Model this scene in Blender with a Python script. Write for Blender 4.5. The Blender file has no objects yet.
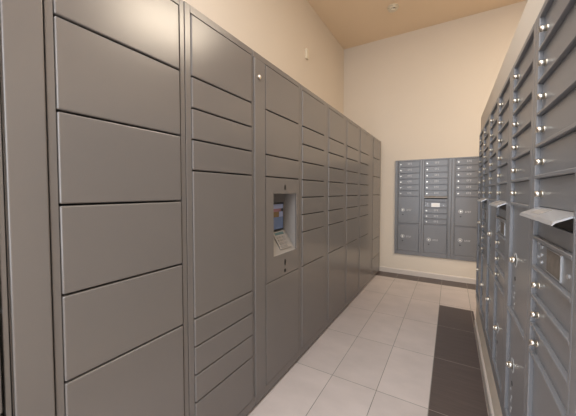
import bpy, bmesh, math, random
from mathutils import Vector, Matrix
random.seed(4)
C = bpy.context.scene.collection
scene = bpy.context.scene

# ------------------------------------------------------------ camera
F_PX, YAW, PITCH, EYE = 277.37, 0.532, 0.036, 1.30
cam_data = bpy.data.cameras.new('camera')
cam = bpy.data.objects.new('camera', cam_data); C.objects.link(cam)
cam.location = (0, 0, EYE)
cam.rotation_euler = (math.pi/2 - PITCH, 0, YAW)
cam_data.sensor_width = 36; cam_data.sensor_fit = 'HORIZONTAL'
cam_data.lens = F_PX/576*36
cam_data.shift_y = -6/576
cam_data.clip_start = 0.02
scene.camera = cam

# ------------------------------------------------------------ view, world, lights
vs = scene.view_settings
vs.view_transform = 'Standard'; vs.look = 'None'; vs.gamma = 1; vs.use_curve_mapping = False
vs.exposure = 0.0
w = bpy.data.worlds.new('world'); scene.world = w; w.use_nodes = True
w.node_tree.nodes['Background'].inputs[0].default_value = (0.92, 0.96, 1.0, 1)
w.node_tree.nodes['Background'].inputs[1].default_value = 0.6

def area(name, loc, target, sx, sy, power, col):
    d = bpy.data.lights.new(name, 'AREA'); d.shape = 'RECTANGLE'; d.size = sx; d.size_y = sy
    d.energy = power; d.color = col
    o = bpy.data.objects.new(name, d); C.objects.link(o); o.location = loc
    o.rotation_euler = (Vector(target)-Vector(loc)).to_track_quat('-Z', 'Y').to_euler()
    return o
# daylight from the glazed entrance behind the camera, warm ceiling panels overhead
area('entrance_daylight', (-0.3, -2.35, 1.7), (-0.3, 2, 1.4), 2.2, 2.6, 90, (0.84, 0.91, 1.0))
area('ceiling_light_near', (-0.55, -0.8, 3.72), (-0.55, -0.8, 0), 1.9, 3.2, 135, (0.90, 0.95, 1.0))
area('ceiling_light_far', (1.6, 2.6, 3.72), (1.6, 2.6, 0), 0.6, 1.2, 76, (1.0, 0.88, 0.70))

# ------------------------------------------------------------ materials
def s2l(c):
    return tuple(((x/255)/12.92 if x/255 <= .04045 else ((x/255+.055)/1.055)**2.4) for x in c)
def mat(name, rgb, rough=.5, metal=0., noise=0., nscale=8., bump=0., bscale=60., spec=.5, emit=0., coat=0.):
    m = bpy.data.materials.new(name); m.use_nodes = True
    nt = m.node_tree; b = nt.nodes['Principled BSDF']
    col = s2l(rgb)+(1,)
    b.inputs['Base Color'].default_value = col
    b.inputs['Roughness'].default_value = rough; b.inputs['Metallic'].default_value = metal
    b.inputs['Specular IOR Level'].default_value = spec
    b.inputs['Coat Weight'].default_value = coat; b.inputs['Coat Roughness'].default_value = .12
    if emit: 
        b.inputs['Emission Color'].default_value = col; b.inputs['Emission Strength'].default_value = emit
    tc = nt.nodes.new('ShaderNodeTexCoord')
    if noise:
        n = nt.nodes.new('ShaderNodeTexNoise'); n.inputs['Scale'].default_value = nscale; n.inputs['Detail'].default_value = 5
        r = nt.nodes.new('ShaderNodeMapRange'); r.inputs[3].default_value = 1-noise; r.inputs[4].default_value = 1+noise
        mx = nt.nodes.new('ShaderNodeVectorMath'); mx.operation = 'SCALE'; mx.inputs[0].default_value = col[:3]
        nt.links.new(tc.outputs['Object'], n.inputs['Vector']); nt.links.new(n.outputs['Fac'], r.inputs[0])
        nt.links.new(r.outputs[0], mx.inputs['Scale']); nt.links.new(mx.outputs[0], b.inputs['Base Color'])
    if bump:
        n2 = nt.nodes.new('ShaderNodeTexNoise'); n2.inputs['Scale'].default_value = bscale; n2.inputs['Detail'].default_value = 3
        bp = nt.nodes.new('ShaderNodeBump'); bp.inputs['Strength'].default_value = bump; bp.inputs['Distance'].default_value = .002
        nt.links.new(tc.outputs['Object'], n2.inputs['Vector']); nt.links.new(n2.outputs['Fac'], bp.inputs['Height'])
        nt.links.new(bp.outputs[0], b.inputs['Normal'])
    return m

M = dict(
    wall=mat('cream_wall_paint', (218, 206, 191), .75, noise=.015, nscale=3, bump=.15, bscale=180),
    ceiling=mat('tan_ceiling_paint', (232, 209, 180), .8, noise=.02, nscale=2),
    white_trim=mat('white_trim_paint', (204, 194, 186), .45),
    locker=mat('taupe_powder_coat', (123, 118, 115), .21, metal=.12, bump=.10, bscale=500, noise=.02, nscale=5, spec=.42),
    gap_shade=mat('locker_gap_shade_black', (20, 18, 17), .6),  # black painted in for the shade between doors and under the lockers
    recess=mat('kiosk_recess_liner', (142, 136, 131), .4),
    bezel=mat('black_plastic', (24, 24, 28), .35),
    mailbox=mat('silver_blue_powder_coat', (120, 120, 123), .28, metal=.08, bump=.12, bscale=500, noise=.02, nscale=6),
    mailbox_dark=mat('mailbox_inner_black', (14, 14, 16), .6),
    hood=mat('brushed_aluminium', (190, 190, 192), .3, metal=.6),
    chrome=mat('nickel_lock_metal', (232, 226, 214), .28, metal=1.),
    tag=mat('pale_number_ink', (205, 205, 206), .5),
    white_label=mat('white_label_paper', (245, 245, 245), .4),
    label_reflection=mat('brown_label_reflection', (112, 104, 97), .5, noise=.45, nscale=70),  # brown mottling paints the reflection seen on the white label
    beige_label=mat('beige_hood_label', (150, 143, 137), .5),
    hole=mat('dark_slot', (8, 8, 8), .5),
    glow_white=mat('screen_header', (126, 132, 160), .2, emit=.08),
    glow_blue=mat('screen_blue', (84, 98, 128), .2, emit=.08),
    glow_red=mat('screen_red', (120, 84, 92), .2, emit=.08),
    glow_amber=mat('screen_amber', (98, 78, 50), .2, emit=.08),
    key=mat('keypad_grey', (132, 126, 122), .4),
    keypad_screen=mat('keypad_display', (84, 104, 106), .2),
    plastic_white=mat('ivory_plastic', (222, 210, 188), .45),
)

def floor_mat(name, tile, grout, mott, streak):
    m = bpy.data.materials.new(name); m.use_nodes = True
    nt = m.node_tree; N = nt.nodes.new; K = nt.links.new; b = nt.nodes['Principled BSDF']
    b.inputs['Roughness'].default_value = .38
    tc = N('ShaderNodeTexCoord'); mp = N('ShaderNodeMapping')
    # grid lines of the 305 x 610 mm tiles
    mp.inputs['Location'].default_value = (0.095+3.05, -1.82+6.10, 0)
    K(tc.outputs['Object'], mp.inputs[0])
    br = N('ShaderNodeTexBrick'); br.offset = 0; br.squash = 1
    br.inputs['Scale'].default_value = 1; br.inputs['Brick Width'].default_value = .305; br.inputs['Row Height'].default_value = .61
    br.inputs['Mortar Size'].default_value = .0022; br.inputs['Mortar Smooth'].default_value = .3
    t = s2l(tile)
    br.inputs['Color1'].default_value = (*[x*1.03 for x in t], 1); br.inputs['Color2'].default_value = (*[x*.95 for x in t], 1)
    br.inputs['Mortar'].default_value = (*s2l(grout), 1)
    K(mp.outputs[0], br.inputs['Vector'])
    n = N('ShaderNodeTexNoise'); n.inputs['Scale'].default_value = 3.2; n.inputs['Detail'].default_value = 7; n.inputs['Roughness'].default_value = .6
    mp2 = N('ShaderNodeMapping'); mp2.inputs['Scale'].default_value = streak
    K(tc.outputs['Object'], mp2.inputs[0]); K(mp2.outputs[0], n.inputs['Vector'])
    r = N('ShaderNodeMapRange'); r.inputs[1].default_value = .3; r.inputs[2].default_value = .7
    r.inputs[3].default_value = 1-mott; r.inputs[4].default_value = 1+mott
    K(n.outputs['Fac'], r.inputs[0])
    sc = N('ShaderNodeVectorMath'); sc.operation = 'SCALE'; K(br.outputs['Color'], sc.inputs[0]); K(r.outputs[0], sc.inputs['Scale'])
    K(sc.outputs[0], b.inputs['Base Color'])
    bp = N('ShaderNodeBump'); bp.inputs['Strength'].default_value = .4; bp.inputs['Distance'].default_value = .002; bp.invert = True
    K(br.outputs['Fac'], bp.inputs['Height']); K(bp.outputs[0], b.inputs['Normal'])
    return m
M['tile'] = floor_mat('light_stone_tile', (200, 188, 182), (118, 117, 108), .07, (1, 1.6, 1))
M['dark_tile'] = floor_mat('dark_brown_tile', (84, 73, 70), (158, 148, 140), .20, (1.2, 22, 1))

# ------------------------------------------------------------ mesh helpers
def bx(bm, x0, x1, y0, y1, z0, z1, bev=0., seg=1, mi=0):
    vs_ = [bm.verts.new((x, y, z)) for x in (x0, x1) for y in (y0, y1) for z in (z0, z1)]
    idx = [(0, 1, 3, 2), (4, 6, 7, 5), (0, 4, 5, 1), (2, 3, 7, 6), (0, 2, 6, 4), (1, 5, 7, 3)]
    fs = [bm.faces.new([vs_[i] for i in f]) for f in idx]
    for f in fs: f.material_index = mi
    if bev:
        es = list({e for f in fs for e in f.edges})
        r = bmesh.ops.bevel(bm, geom=es, offset=bev, segments=seg, affect='EDGES', profile=.5)
        for f in r['faces']: f.material_index = mi
    return fs
def cyl(bm, c, axis, r, h, seg=20, r2=None, mi=0):
    """cylinder / cone whose base centre is c, growing along axis"""
    a = Vector(axis).normalized(); q = a.to_track_quat('Z', 'Y').to_matrix().to_4x4()
    m = Matrix.Translation(Vector(c)+a*h/2) @ q
    r_ = bmesh.ops.create_cone(bm, cap_ends=True, segments=seg, radius1=r, radius2=r if r2 is None else r2, depth=h, matrix=m)
    for v in r_['verts']:
        for f in v.link_faces: f.material_index = mi
def prism(bm, pts, ax, a0, a1, mi=0):
    """extrude a 2D outline along axis ax (0 x, 1 y, 2 z)"""
    def P(p, a):
        return {0: (a, p[0], p[1]), 1: (p[0], a, p[1]), 2: (p[0], p[1], a)}[ax]
    A = [bm.verts.new(P(p, a0)) for p in pts]; B = [bm.verts.new(P(p, a1)) for p in pts]
    n = len(pts); fs = [bm.faces.new(A), bm.faces.new(B[::-1])]
    for i in range(n): fs.append(bm.faces.new((A[i], B[i], B[(i+1) % n], A[(i+1) % n])))
    for f in fs: f.material_index = mi
def obj(name, bm, mats, parent=None, smooth=False):
    bmesh.ops.recalc_face_normals(bm, faces=bm.faces)
    me = bpy.data.meshes.new(name); bm.to_mesh(me); bm.free()
    for m in (mats if isinstance(mats, (list, tuple)) else [mats]): me.materials.append(M[m])
    if smooth:
        for p in me.polygons: p.use_smooth = len(p.vertices) < 8
    o = bpy.data.objects.new(name, me); C.objects.link(o); o.parent = parent
    return o
def thing(name, label, cat, loc=(0, 0, 0), rotz=0., group=None):
    o = bpy.data.objects.new(name, None); C.objects.link(o); o.empty_display_size = .1
    o.location = loc; o.rotation_euler = (0, 0, rotz); o['label'] = label; o['category'] = cat
    if group: o['group'] = group
    return o
def struct(name, bm, m):
    o = obj(name, bm, m); o['kind'] = 'structure'; return o
def NB(): return bmesh.new()

# ------------------------------------------------------------ room shell
XL, XR, YB, YR, ZC = -1.637, 3.2, 4.68, -3.0, 3.75
XP, PY0, PY1, PZ = 0.228, -1.6, 3.20, 2.0             # partition that carries the right mailboxes
LF = -0.985                                            # front plane of the locker doors

bm = NB()
def quad(bm, x0, x1, y0, y1, mi, z=0.):
    f = bm.faces.new([bm.verts.new(p) for p in ((x0, y0, z), (x1, y0, z), (x1, y1, z), (x0, y1, z))]); f.material_index = mi
DX0, DX1, DY1, SB = -0.095, 0.21, 3.60, 4.40
quad(bm, XL, XR, SB, YB, 1)
quad(bm, XL, XR, DY1, SB, 0)
quad(bm, XL, DX0, YR, DY1, 0); quad(bm, DX0, DX1+.02, YR, DY1, 1); quad(bm, DX1+.02, XR, YR, DY1, 0)
bx(bm, XL-.1, XR+.1, YR-.1, YB+.1, -.12, -.004)
struct('floor', bm, ['tile', 'dark_tile'])
bm = NB(); bx(bm, XL-.1, XR+.1, YR-.1, YB+.5, ZC, ZC+.1); struct('ceiling', bm, 'ceiling')
bm = NB(); bx(bm, XL-.1, XL, YR-.1, YB, 0, ZC); struct('wall_left', bm, 'wall')
bm = NB(); bx(bm, XR, XR+.1, YR-.1, YB, 0, ZC); struct('wall_far_right', bm, 'wall')
# back wall with the opening the mailboxes sit in
BX0, BX1, BZ0, BZ1 = -0.765, 0.765, 0.335, 1.775
bm = NB()
bx(bm, XL-.1, BX0, YB, YB+.5, 0, ZC); bx(bm, BX1, XR+.1, YB, YB+.5, 0, ZC)
bx(bm, BX0, BX1, YB, YB+.5, 0, BZ0); bx(bm, BX0, BX1, YB, YB+.5, BZ1, ZC); bx(bm, BX0, BX1, YB+.4, YB+.5, BZ0, BZ1)
struct('wall_back', bm, 'wall')
# wall behind the camera with the wide glazed entrance left open
bm = NB()
bx(bm, XL-.1, -1.5, YR-.1, YR, 0, ZC); bx(bm, 1.0, XR+.1, YR-.1, YR, 0, ZC); bx(bm, -1.5, 1.0, YR-.1, YR, 3.05, ZC)
struct('wall_rear', bm, 'wall')
# partition with its opening
UY0, UY1, UZ0, UZ1 = 0.715, 2.995, 0.355, 1.797
bm = NB()
bx(bm, XP, .85, PY0, UY0, 0, PZ); bx(bm, XP, .85, UY1, PY1, 0, PZ)
bx(bm, XP, .85, UY0, UY1, 0, UZ0); bx(bm, XP, .85, UY0, UY1, UZ1, PZ); bx(bm, XP+.42, .85, UY0, UY1, UZ0, UZ1)
struct('wall_partition', bm, 'wall')
def base_profile(t, h): return [(0, 0), (t, 0), (t, h-.012), (t-.004, h-.004), (t*.35, h), (0, h)]
bm = NB(); prism(bm, [(XP-a-.0005, b) for a, b in base_profile(.014, .068)], 1, PY0, PY1-.0); struct('baseboard_right', bm, 'white_trim')
bm = NB(); prism(bm, [(YB-a-.0005, b) for a, b in base_profile(.014, .078)], 0, LF-.035, XR); struct('baseboard_back', bm, 'white_trim')

# ------------------------------------------------------------ parcel lockers (left)
Z_TOP, Z_FOOT, Z_DT, Z_DB = 2.112, 0.016, 2.075, 0.075
G = .0065
L4 = [1.803, 1.667, 1.531, 1.394, 1.258, 1.124, .989, .722]
LOCK_G = 'parcel lockers in a row along the left wall'
FRONT = LF-.006        # frame front
def locker_frame(root, y0, y1, dy0, dy1, levels, extra=None):
    bm = NB()
    bx(bm, XL+.02-LF, -.045, y0, y1, Z_FOOT, Z_TOP)                       # carcass
    def bar(a, b, c, d): bx(bm, -.0445, -.006, a, b, c, d, .0015)
    bar(y0+.0012, dy0-.0015, Z_FOOT, Z_TOP); bar(dy1+.007, y1-.0012, Z_FOOT, Z_TOP)
    bar(dy0-.0015, dy1+.007, Z_DT+.003, Z_TOP); bar(dy0-.0015, dy1+.007, Z_FOOT, Z_DB-.003)
    if extra: extra(bm)
    obj('frame', bm, 'locker', root)
    bm = NB(); bx(bm, XL+.05-LF, -.03, y0+.01, y1-.01, 0, Z_FOOT); obj('plinth', bm, 'gap_shade', root)  # plinth coloured black to paint the shadow gap along the floor
    bm = NB(); bx(bm, -.0445, -.040, dy0-.001, dy1+.006, Z_DB-.002, Z_DT+.002); obj('gap_shade_sheet', bm, 'gap_shade', root)  # black sheet added behind the doors, paints the shade in their gaps
def locker_door(root, dy0, dy1, z0, z1):
    bm = NB(); bx(bm, -.0385, 0, dy0, dy1, z0+G/2, z1-G/2, .0042, 3)
    return obj('door', bm, 'locker', root)
def keyhole_slot(name, parent, y, z, w, h):
    bm = NB(); n = 12
    pts = [(y+w/2*math.cos(t), z+h/2*math.sin(t)) for t in [2*math.pi*i/n for i in range(n)]]
    prism(bm, pts, 0, -.001, .0012); return obj(name, bm, 'hole', parent)
def locker(y0, y1, dy0, dy1, levels, label, skip=None):
    c = (y0+y1)/2
    r = thing('parcel_locker', label, 'locker', (LF, c, 0), group=LOCK_G)
    locker_frame(r, y0-c, y1-c, dy0-c, dy1-c, levels)
    zs = [Z_DT]+levels+[Z_DB]
    for i in range(len(zs)-1):
        if skip is not None and abs(zs[i]-skip) < .001: continue
        locker_door(r, dy0-c, dy1-c, zs[i+1], zs[i])
    return r, c
c1, c2 = [1.808, 1.537, 1.262, .992, .727], [1.806, 1.669, 1.532, 1.395, .726, .596, .465, .336]
locker(-.29, .2455, -.20, .226, [1.808, 1.537, 1.262, .992, .727], 'taupe metal locker cut by the left edge of the picture')
locker(.338, .8145, .361, .784, c1, 'wide taupe locker with five equal large doors, nearest full column on the left')
locker(.816, 1.2865, .848, 1.268, c2, 'taupe locker with one tall middle door between groups of slim doors')
locker(1.866, 2.389, 1.896, 2.311, L4, 'taupe locker with seven slim doors, directly beyond the screen kiosk')
locker(2.391, 2.909, 2.428, 2.840, L4, 'slim-door taupe locker, second one beyond the screen kiosk')
locker(2.911, 3.419, 2.944, 3.355, L4, 'slim-door taupe locker, third one beyond the screen kiosk')
locker(3.421, 4.039, 3.458, 3.862, L4, 'slim-door taupe locker, fourth beyond the kiosk and next to the end locker')
locker(4.041, 4.635, 4.12, 4.54, [1.802, 1.53, 1.258, .596, .312], 'last taupe locker in the row with fewer larger doors, against the back wall')

# blank filler between the first two columns
f = thing('filler_panel', 'narrow plain taupe panel without doors between the two nearest lockers', 'panel', (LF, .2925, 0))
bm = NB(); bx(bm, XL+.02-LF, -.012, -.045, .045, Z_FOOT, Z_TOP); obj('carcass', bm, 'locker', f)
bm = NB(); bx(bm, -.0118, -.001, -.0425, .0425, Z_FOOT+.004, Z_TOP-.004, .0042, 3); obj('face', bm, 'locker', f)
bm = NB(); bx(bm, XL+.05-LF, -.03, -.04, .04, 0, Z_FOOT); obj('plinth', bm, 'gap_shade', f)

# kiosk column with narrow service door and screen
KY0, KY1, DY0, DYE = 1.288, 1.8645, 1.408, 1.834
kc = (KY0+KY1)/2
k = thing('locker_kiosk', 'taupe locker column with a recessed touchscreen and keypad terminal', 'locker kiosk', (LF, kc, 0))
bm = NB()
RY0, RY1, RZ0, RZ1, RD = 1.490-kc, 1.794-kc, .877, 1.289, .098
KB = XL+.02-LF
bx(bm, KB, -.16, KY0-kc, KY1-kc, Z_FOOT, Z_TOP)
bx(bm, -.16, -.045, KY0-kc, KY1-kc, Z_FOOT, .80); bx(bm, -.16, -.045, KY0-kc, KY1-kc, 1.33, Z_TOP)
def bar(a, b, c, d): bx(bm, -.0445, -.006, a, b, c, d, .0015)
bar(KY0-kc+.0012, 1.2935-kc, Z_FOOT, Z_TOP); bar(DYE-kc+.003, KY1-kc-.0012, Z_FOOT, Z_TOP)
bar(1.2935-kc, DYE-kc+.003, Z_DT+.003, Z_TOP); bar(1.2935-kc, DYE-kc+.003, Z_FOOT, Z_DB-.003)
obj('frame', bm, 'locker', k)
bm = NB(); bx(bm, KB+.03, -.03, KY0-kc+.01, KY1-kc-.01, 0, Z_FOOT); obj('plinth', bm, 'gap_shade', k)
bm = NB(); bx(bm, -.0385, 0, 1.296-kc, 1.402-kc, Z_DB, Z_DT, .0042, 3); sd = obj('service_door', bm, 'locker', k)
bm = NB(); cyl(bm, (0, 1.338-kc, 1.974), (1, 0, 0), .0125, .006, 20); cyl(bm, (.006, 1.338-kc, 1.974), (1, 0, 0), .009, .005, 20, r2=.007)
lk = obj('lock', bm, 'chrome', sd)
for a, b in ((1.804, Z_DT), (1.531, 1.804), (1.395, 1.531), (Z_DB, .724)): locker_door(k, DY0-kc, DYE-kc, a, b)
# terminal panel: a plate with an opening, a liner behind it
ZA, ZB_ = .724+G/2, 1.395-G/2; a, b = DY0-kc, DYE-kc
bm = NB()
o_ = [(a, ZA), (b, ZA), (b, ZB_), (a, ZB_)]; i_ = [(RY0, RZ0), (RY1, RZ0), (RY1, RZ1), (RY0, RZ1)]
for x in (-.009, 0.):
    O = [bm.verts.new((x, *p)) for p in o_]; I = [bm.verts.new((x, *p)) for p in i_]
    for j in range(4): bm.faces.new((O[j], O[(j+1) % 4], I[(j+1) % 4], I[j]))
    if x == -.009: O0, I0 = O, I
for j in range(4):
    bm.faces.new((O0[j], O0[(j+1) % 4], O[(j+1) % 4], O[j])); bm.faces.new((I0[j], I0[(j+1) % 4], I[(j+1) % 4], I[j]))
tp = obj('terminal_panel', bm, 'locker', k)
for (z, h) in ((1.331, .034), (.815, .040)): keyhole_slot('key_slot', tp, 1.634-kc, z, .021, h*1.1)
keyhole_slot('key_hole', tp, 1.633-kc, .757, .024, .024)
bm = NB(); T = .003
bx(bm, -RD-T, -RD, RY0-T, RY1+T, 1.0, RZ1+T)                              # back
bx(bm, -RD, -.0062, RY0-T, RY0, RZ0-T, RZ1+T); bx(bm, -RD, -.0062, RY1, RY1+T, RZ0-T, RZ1+T)
bx(bm, -RD, -.0062, RY0, RY1, RZ1, RZ1+T)
prism(bm, [(-.0062, RZ0), (-.0062, RZ0-T), (-RD, 1.012), (-RD, 1.018)], 1, RY0, RY1)   # sloping keypad shelf
obj('recess', bm, 'recess', k)
sc_ = NB(); s0, s1, t0, t1 = 1.545-kc, 1.745-kc, 1.035, 1.213
bx(sc_, -RD+.0005, -RD+.012, s0-.010, s1+.010, t0-.012, t1+.012, .002)
scr = obj('touchscreen', sc_, 'bezel', k)
def patch(name, m, y0, y1, z0, z1): 
    q = NB(); bx(q, -RD+.0121, -RD+.0128, y0, y1, z0, z1); obj(name, q, m, scr)
patch('screen_header', 'glow_white', s0, s1, t1-.032, t1)
patch('screen_banner', 'glow_red', s0, s0+.17, t1-.054, t1-.0325)
patch('screen_picture', 'glow_amber', s0+.06, s0+.145, t1-.092, t1-.0545)
patch('screen_field', 'glow_white', s0+.146, s1, t1-.092, t1-.0545)
patch('screen_field', 'glow_white', s0, s0+.0595, t1-.092, t1-.0545)
patch('screen_body', 'glow_blue', s0, s1, t0, t1-.0925)
# keypad lying on the slope
sl = Vector((-RD+.0062, 0, 1.018-RZ0)); sl_n = Vector((1.018-RZ0, 0, RD-.0062)).normalized(); sl_u = sl.normalized()
def slope_box(bm, y0, y1, u0, u1, h0, h1, mi=0):
    P0 = Vector((-.0062, 0, RZ0))
    vv = [bm.verts.new(P0+sl_u*u+sl_n*h+Vector((0, y, 0))) for y in (y0, y1) for u in (u0, u1) for h in (h0, h1)]
    for q in [(0, 1, 3, 2), (4, 6, 7, 5), (0, 4, 5, 1), (2, 3, 7, 6), (0, 2, 6, 4), (1, 5, 7, 3)]:
        bm.faces.new([vv[i] for i in q]).material_index = mi
q = NB(); slope_box(q, 1.605-kc, 1.750-kc, .028, .160, .0008, .008); kp = obj('keypad', q, 'recess', k)
q = NB(); slope_box(q, 1.622-kc, 1.735-kc, .134, .154, .0082, .0092); obj('keypad_display', q, 'keypad_screen', kp)
for r in range(4):
    for c in range(3):
        q = NB(); y = 1.625+c*.036-kc; slope_box(q, y, y+.028, .038+r*.023, .053+r*.023, .0082, .0125); obj('key', q, 'key', kp)

# ------------------------------------------------------------ mailboxes
# local frame: x to the viewer's right, y into the wall, z up; front of the frame at y = 0
COL, MID, BOR = .305, .065, .0475
UW = 2*COL+MID+2*BOR                     # .77
ZT, ZBt = 1.812, .340
ROW = [1.797, 1.704, 1.612, 1.522, 1.432, 1.343, 1.254]
PANEL = [1.254, 1.169, 1.084]
SMALL = [1.084, .998, .915, .834]
DB = .398
REC = .011                                # doors sit this far behind the bars
BAR = .010                                # bar thickness
def number_tag(parent, x, z, n=3, s=.011):
    bm = NB()
    for i in range(n):
        u = x+i*s*.85
        bx(bm, u, u+s*.55, REC-.0006, REC+.001, z+s*.32, z+s*.5)
        bx(bm, u, u+s*.2, REC-.0006, REC+.001, z-s*.5, z+s*.33)
        if i % 2 == 0: bx(bm, u+s*.2, u+s*.55, REC-.0006, REC+.001, z-s*.5, z-s*.32)
    return obj('number_label', bm, 'tag', parent)
def lock_cyl(parent, x, z, r=.0085, h=.017):
    bm = NB()
    cyl(bm, (x, REC+.001, z), (0, -1, 0), r*1.05, .0035, 20)
    cyl(bm, (x, REC-.0025, z), (0, -1, 0), r*.95, h-.0025, 20, r2=r*.88)
    o = obj('lock', bm, 'chrome', parent, True)
    bm = NB(); bx(bm, x-.0012, x+.0012, REC-h-.0006, REC-h+.0004, z-r*.5, z+r*.5); obj('key_slot', bm, 'hole', parent)
    return o
def mdoor(root, name, x0, z0, z1):
    bm = NB(); bx(bm, x0+.002, x0+COL-.002, REC, REC+.012, z0+BAR/2+.0005, z1-BAR/2-.0005, .0012)
    return obj(name, bm, 'mailbox', root)
def box_door(root, x0, z0, z1):
    d = mdoor(root, 'mailbox_door', x0, z0, z1)
    lock_cyl(d, x0+.034, (z0+z1)/2-.004)
    if TAGS: number_tag(d, x0+.135, (z0+z1)/2+.004, 3, .024)
    return d
def parcel_door(root, x0, z0, z1, ez, print_z=None):
    d = mdoor(root, 'parcel_door', x0, z0, z1)
    bm = NB(); n = 24                                      # round emblem ring with lock
    for j in range(n):
        t0, t1 = 2*math.pi*j/n, 2*math.pi*(j+1)/n
        pts = [(x0+.070+R*math.cos(t), ez+R*math.sin(t)) for R, t in ((.022, t0), (.028, t0), (.028, t1), (.022, t1))]
        prism(bm, pts, 1, REC-.0006, REC+.001)
    obj('emblem', bm, 'tag', d)
    bm = NB(); cyl(bm, (x0+.070, REC+.001, ez), (0, -1, 0), .012, .014, 20); cyl(bm, (x0+.070, REC-.013, ez), (0, -1, 0), .009, .006, 20)
    obj('lock', bm, 'chrome', d, True)
    bm = NB(); cyl(bm, (x0+.070, REC+.001, ez-.072), (0, -1, 0), .009, .0016, 16); obj('key_hole', bm, 'hole', d)
    if TAGS: number_tag(d, x0+.125, ez-.003, 4, .022)
    bm = NB()                                              # small printed instructions
    for i in range(5):
        if TAGS: break
        u = x0+.045+(i % 2)*.016
        bx(bm, u, u+.012+(i % 3)*.004, REC-.0006, REC+.001, ez-.108-i*.022, ez-.103-i*.022)
    obj('instruction_print', bm, 'tag', d) if not TAGS else bm.free()
    return d
TAGS = False
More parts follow.
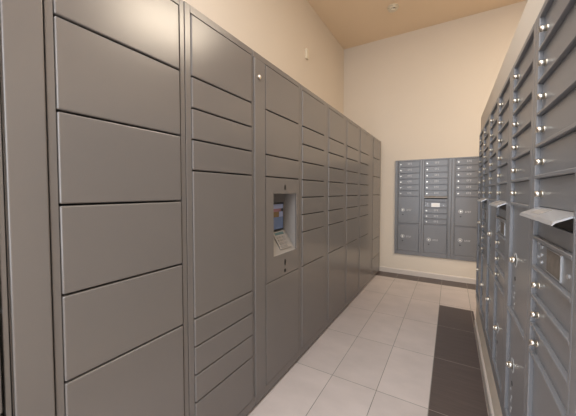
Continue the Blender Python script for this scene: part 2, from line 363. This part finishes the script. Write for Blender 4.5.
def mailbox_unit(label, loc, rotz, label_mat='white_label'):
    u = thing('mailbox_unit', label, 'mailboxes', loc, rotz, 'grey metal mailbox units recessed in the walls')
    xs = [BOR, BOR+COL+MID]                                # left column parcels, right column outgoing slot
    bm = NB(); bx(bm, .015, UW-.015, .024, .38, ZBt+.02, ZT-.02); obj('cabinet_body', bm, 'mailbox_dark', u)
    bm = NB()
    def V(x0, x1, z0=ZBt, z1=ZT): bx(bm, x0, x1, 0, .0235, z0, z1, .0025, 2)
    V(0, BOR-.012); V(BOR-.0115, BOR)                     # trim and post
    V(BOR+COL, BOR+COL+MID*.5-.0004); V(BOR+COL+MID*.5+.0004, BOR+COL+MID); V(UW-BOR, UW-BOR+.0115); V(UW-BOR+.012, UW)
    def Hb(x0, z, t=BAR, d=0.0): bx(bm, x0, x0+COL, d, .0235, z-t/2, z+t/2, .0018)
    for x0 in xs:
        bx(bm, x0, x0+COL, 0, .0235, ROW[0]-BAR/2, ZT, .002); bx(bm, x0, x0+COL, 0, .0235, ZBt, DB+BAR/2, .002)
        for z in ROW[1:6]: Hb(x0, z)
    Hb(xs[0], ROW[6]); Hb(xs[0], .829)
    for z in (1.169, 1.084, .998, .915, .834): Hb(xs[1], z)
    obj('frame', bm, 'mailbox', u)
    for x0 in xs:
        for i in range(6): box_door(u, x0, ROW[i+1], ROW[i])
    parcel_door(u, xs[0], .829, 1.254, 1.038); parcel_door(u, xs[0], DB, .829, .625)
    x0 = xs[1]
    # outgoing-mail hood, slot and flap panel
    bm = NB(); bx(bm, x0+.004, x0+COL-.004, REC+.006, .0238, 1.200, 1.250); obj('mail_slot', bm, 'hole', u)
    pts = [(REC+.002, 1.2585), (-.028, 1.2400), (-.032, 1.2320), (-.030, 1.2315), (-.025, 1.2370), (REC+.002, 1.2545)]
    bm = NB(); prism(bm, pts, 0, x0+.001, x0+COL-.001)
    hd = obj('slot_hood', bm, 'hood', u)
    bm = NB(); prism(bm, [(REC-.006, 1.2552), (-.018, 1.2448), (-.018, 1.2452), (REC-.006, 1.2556)], 0, x0+.06, x0+.15); obj('hood_label', bm, 'beige_label', hd)
    bm = NB(); bx(bm, x0+.002, x0+COL-.002, REC, REC+.012, 1.1745, 1.2150, .0012); obj('outgoing_panel', bm, 'mailbox', u)
    lp = mdoor(u, 'label_panel', x0, 1.084, 1.169)
    bm = NB(); bx(bm, x0+.098, x0+.208, REC-.0012, REC+.001, 1.097, 1.153); obj('address_label', bm, label_mat, lp)
    bm = NB(); bx(bm, x0+.0955, x0+.2105, REC-.0008, REC+.001, 1.0945, 1.1555); bx(bm, x0+.2085, x0+.2100, REC-.003, REC-.0005, 1.0945, 1.1555); obj('label_holder', bm, 'hood', lp)
    for (a, b) in ((.022, .03), (.022, -.01), (.050, .022), (.050, 0), (.052, -.020), (.255, -.006)):
        bm = NB(); cyl(bm, (x0+a, REC+.001, 1.127+b), (0, -1, 0), .0055, .004, 12); obj('rivet', bm, 'hood', lp)
    for i in range(3): box_door(u, x0, SMALL[i+1], SMALL[i])
    parcel_door(u, x0, DB, .834, .600)
    return u
RIGHT_Y = [2.975, 2.205, 1.435]         # far edge of each unit; faces -x
XM = XP-.0215
# far edge y of unit = viewer's left
mailbox_unit('grey mailbox unit nearest the camera on the right wall, large letter slot hood', (XM, 1.1025+.3725-.0025, 0), -math.pi/2, 'label_reflection')
mailbox_unit('grey mailbox unit in the middle of the right-hand wall', (XM, 1.1025+.3725+.7675, 0), -math.pi/2, 'label_reflection')
mailbox_unit('grey mailbox unit at the far end of the right-hand wall', (XM, 1.1025+.3725+.7675+.770, 0), -math.pi/2, 'label_reflection')
DZ = -.018; TAGS = True
mailbox_unit('grey mailbox unit with white address label on the back wall', (-.770, YB-.0215, DZ), 0)
mailbox_unit('grey mailbox unit on the back wall partly hidden behind the right partition', (.0022, YB-.0215, DZ), 0)

# ------------------------------------------------------------ small fixtures
s = thing('smoke_detector', 'round ivory smoke detector on the tan ceiling', 'smoke detector', (-.711, 3.951, ZC))
bm = NB(); cyl(bm, (0, 0, 0), (0, 0, -1), .072, .014, 32, r2=.072); obj('base', bm, 'plastic_white', s, True)
bm = NB(); cyl(bm, (0, 0, -.0142), (0, 0, -1), .066, .022, 32, r2=.058); cyl(bm, (0, 0, -.0365), (0, 0, -1), .040, .016, 32, r2=.030); obj('cover', bm, 'plastic_white', s, True)
bm = NB(); cyl(bm, (.02, -.036, -.034), (0, 0, -1), .007, .006, 12); obj('sensor_window', bm, 'hole', s)
s = thing('wall_alarm', 'small ivory box high on the left wall above the lockers', 'alarm', (XL, 3.235, 3.06))
bm = NB(); bx(bm, .0005, .030, -.028, .028, -.062, .062, .005, 2); obj('housing', bm, 'plastic_white', s)
bm = NB(); bx(bm, .0302, .034, -.014, .014, -.03, .03, .001); obj('grille', bm, 'plastic_white', s)
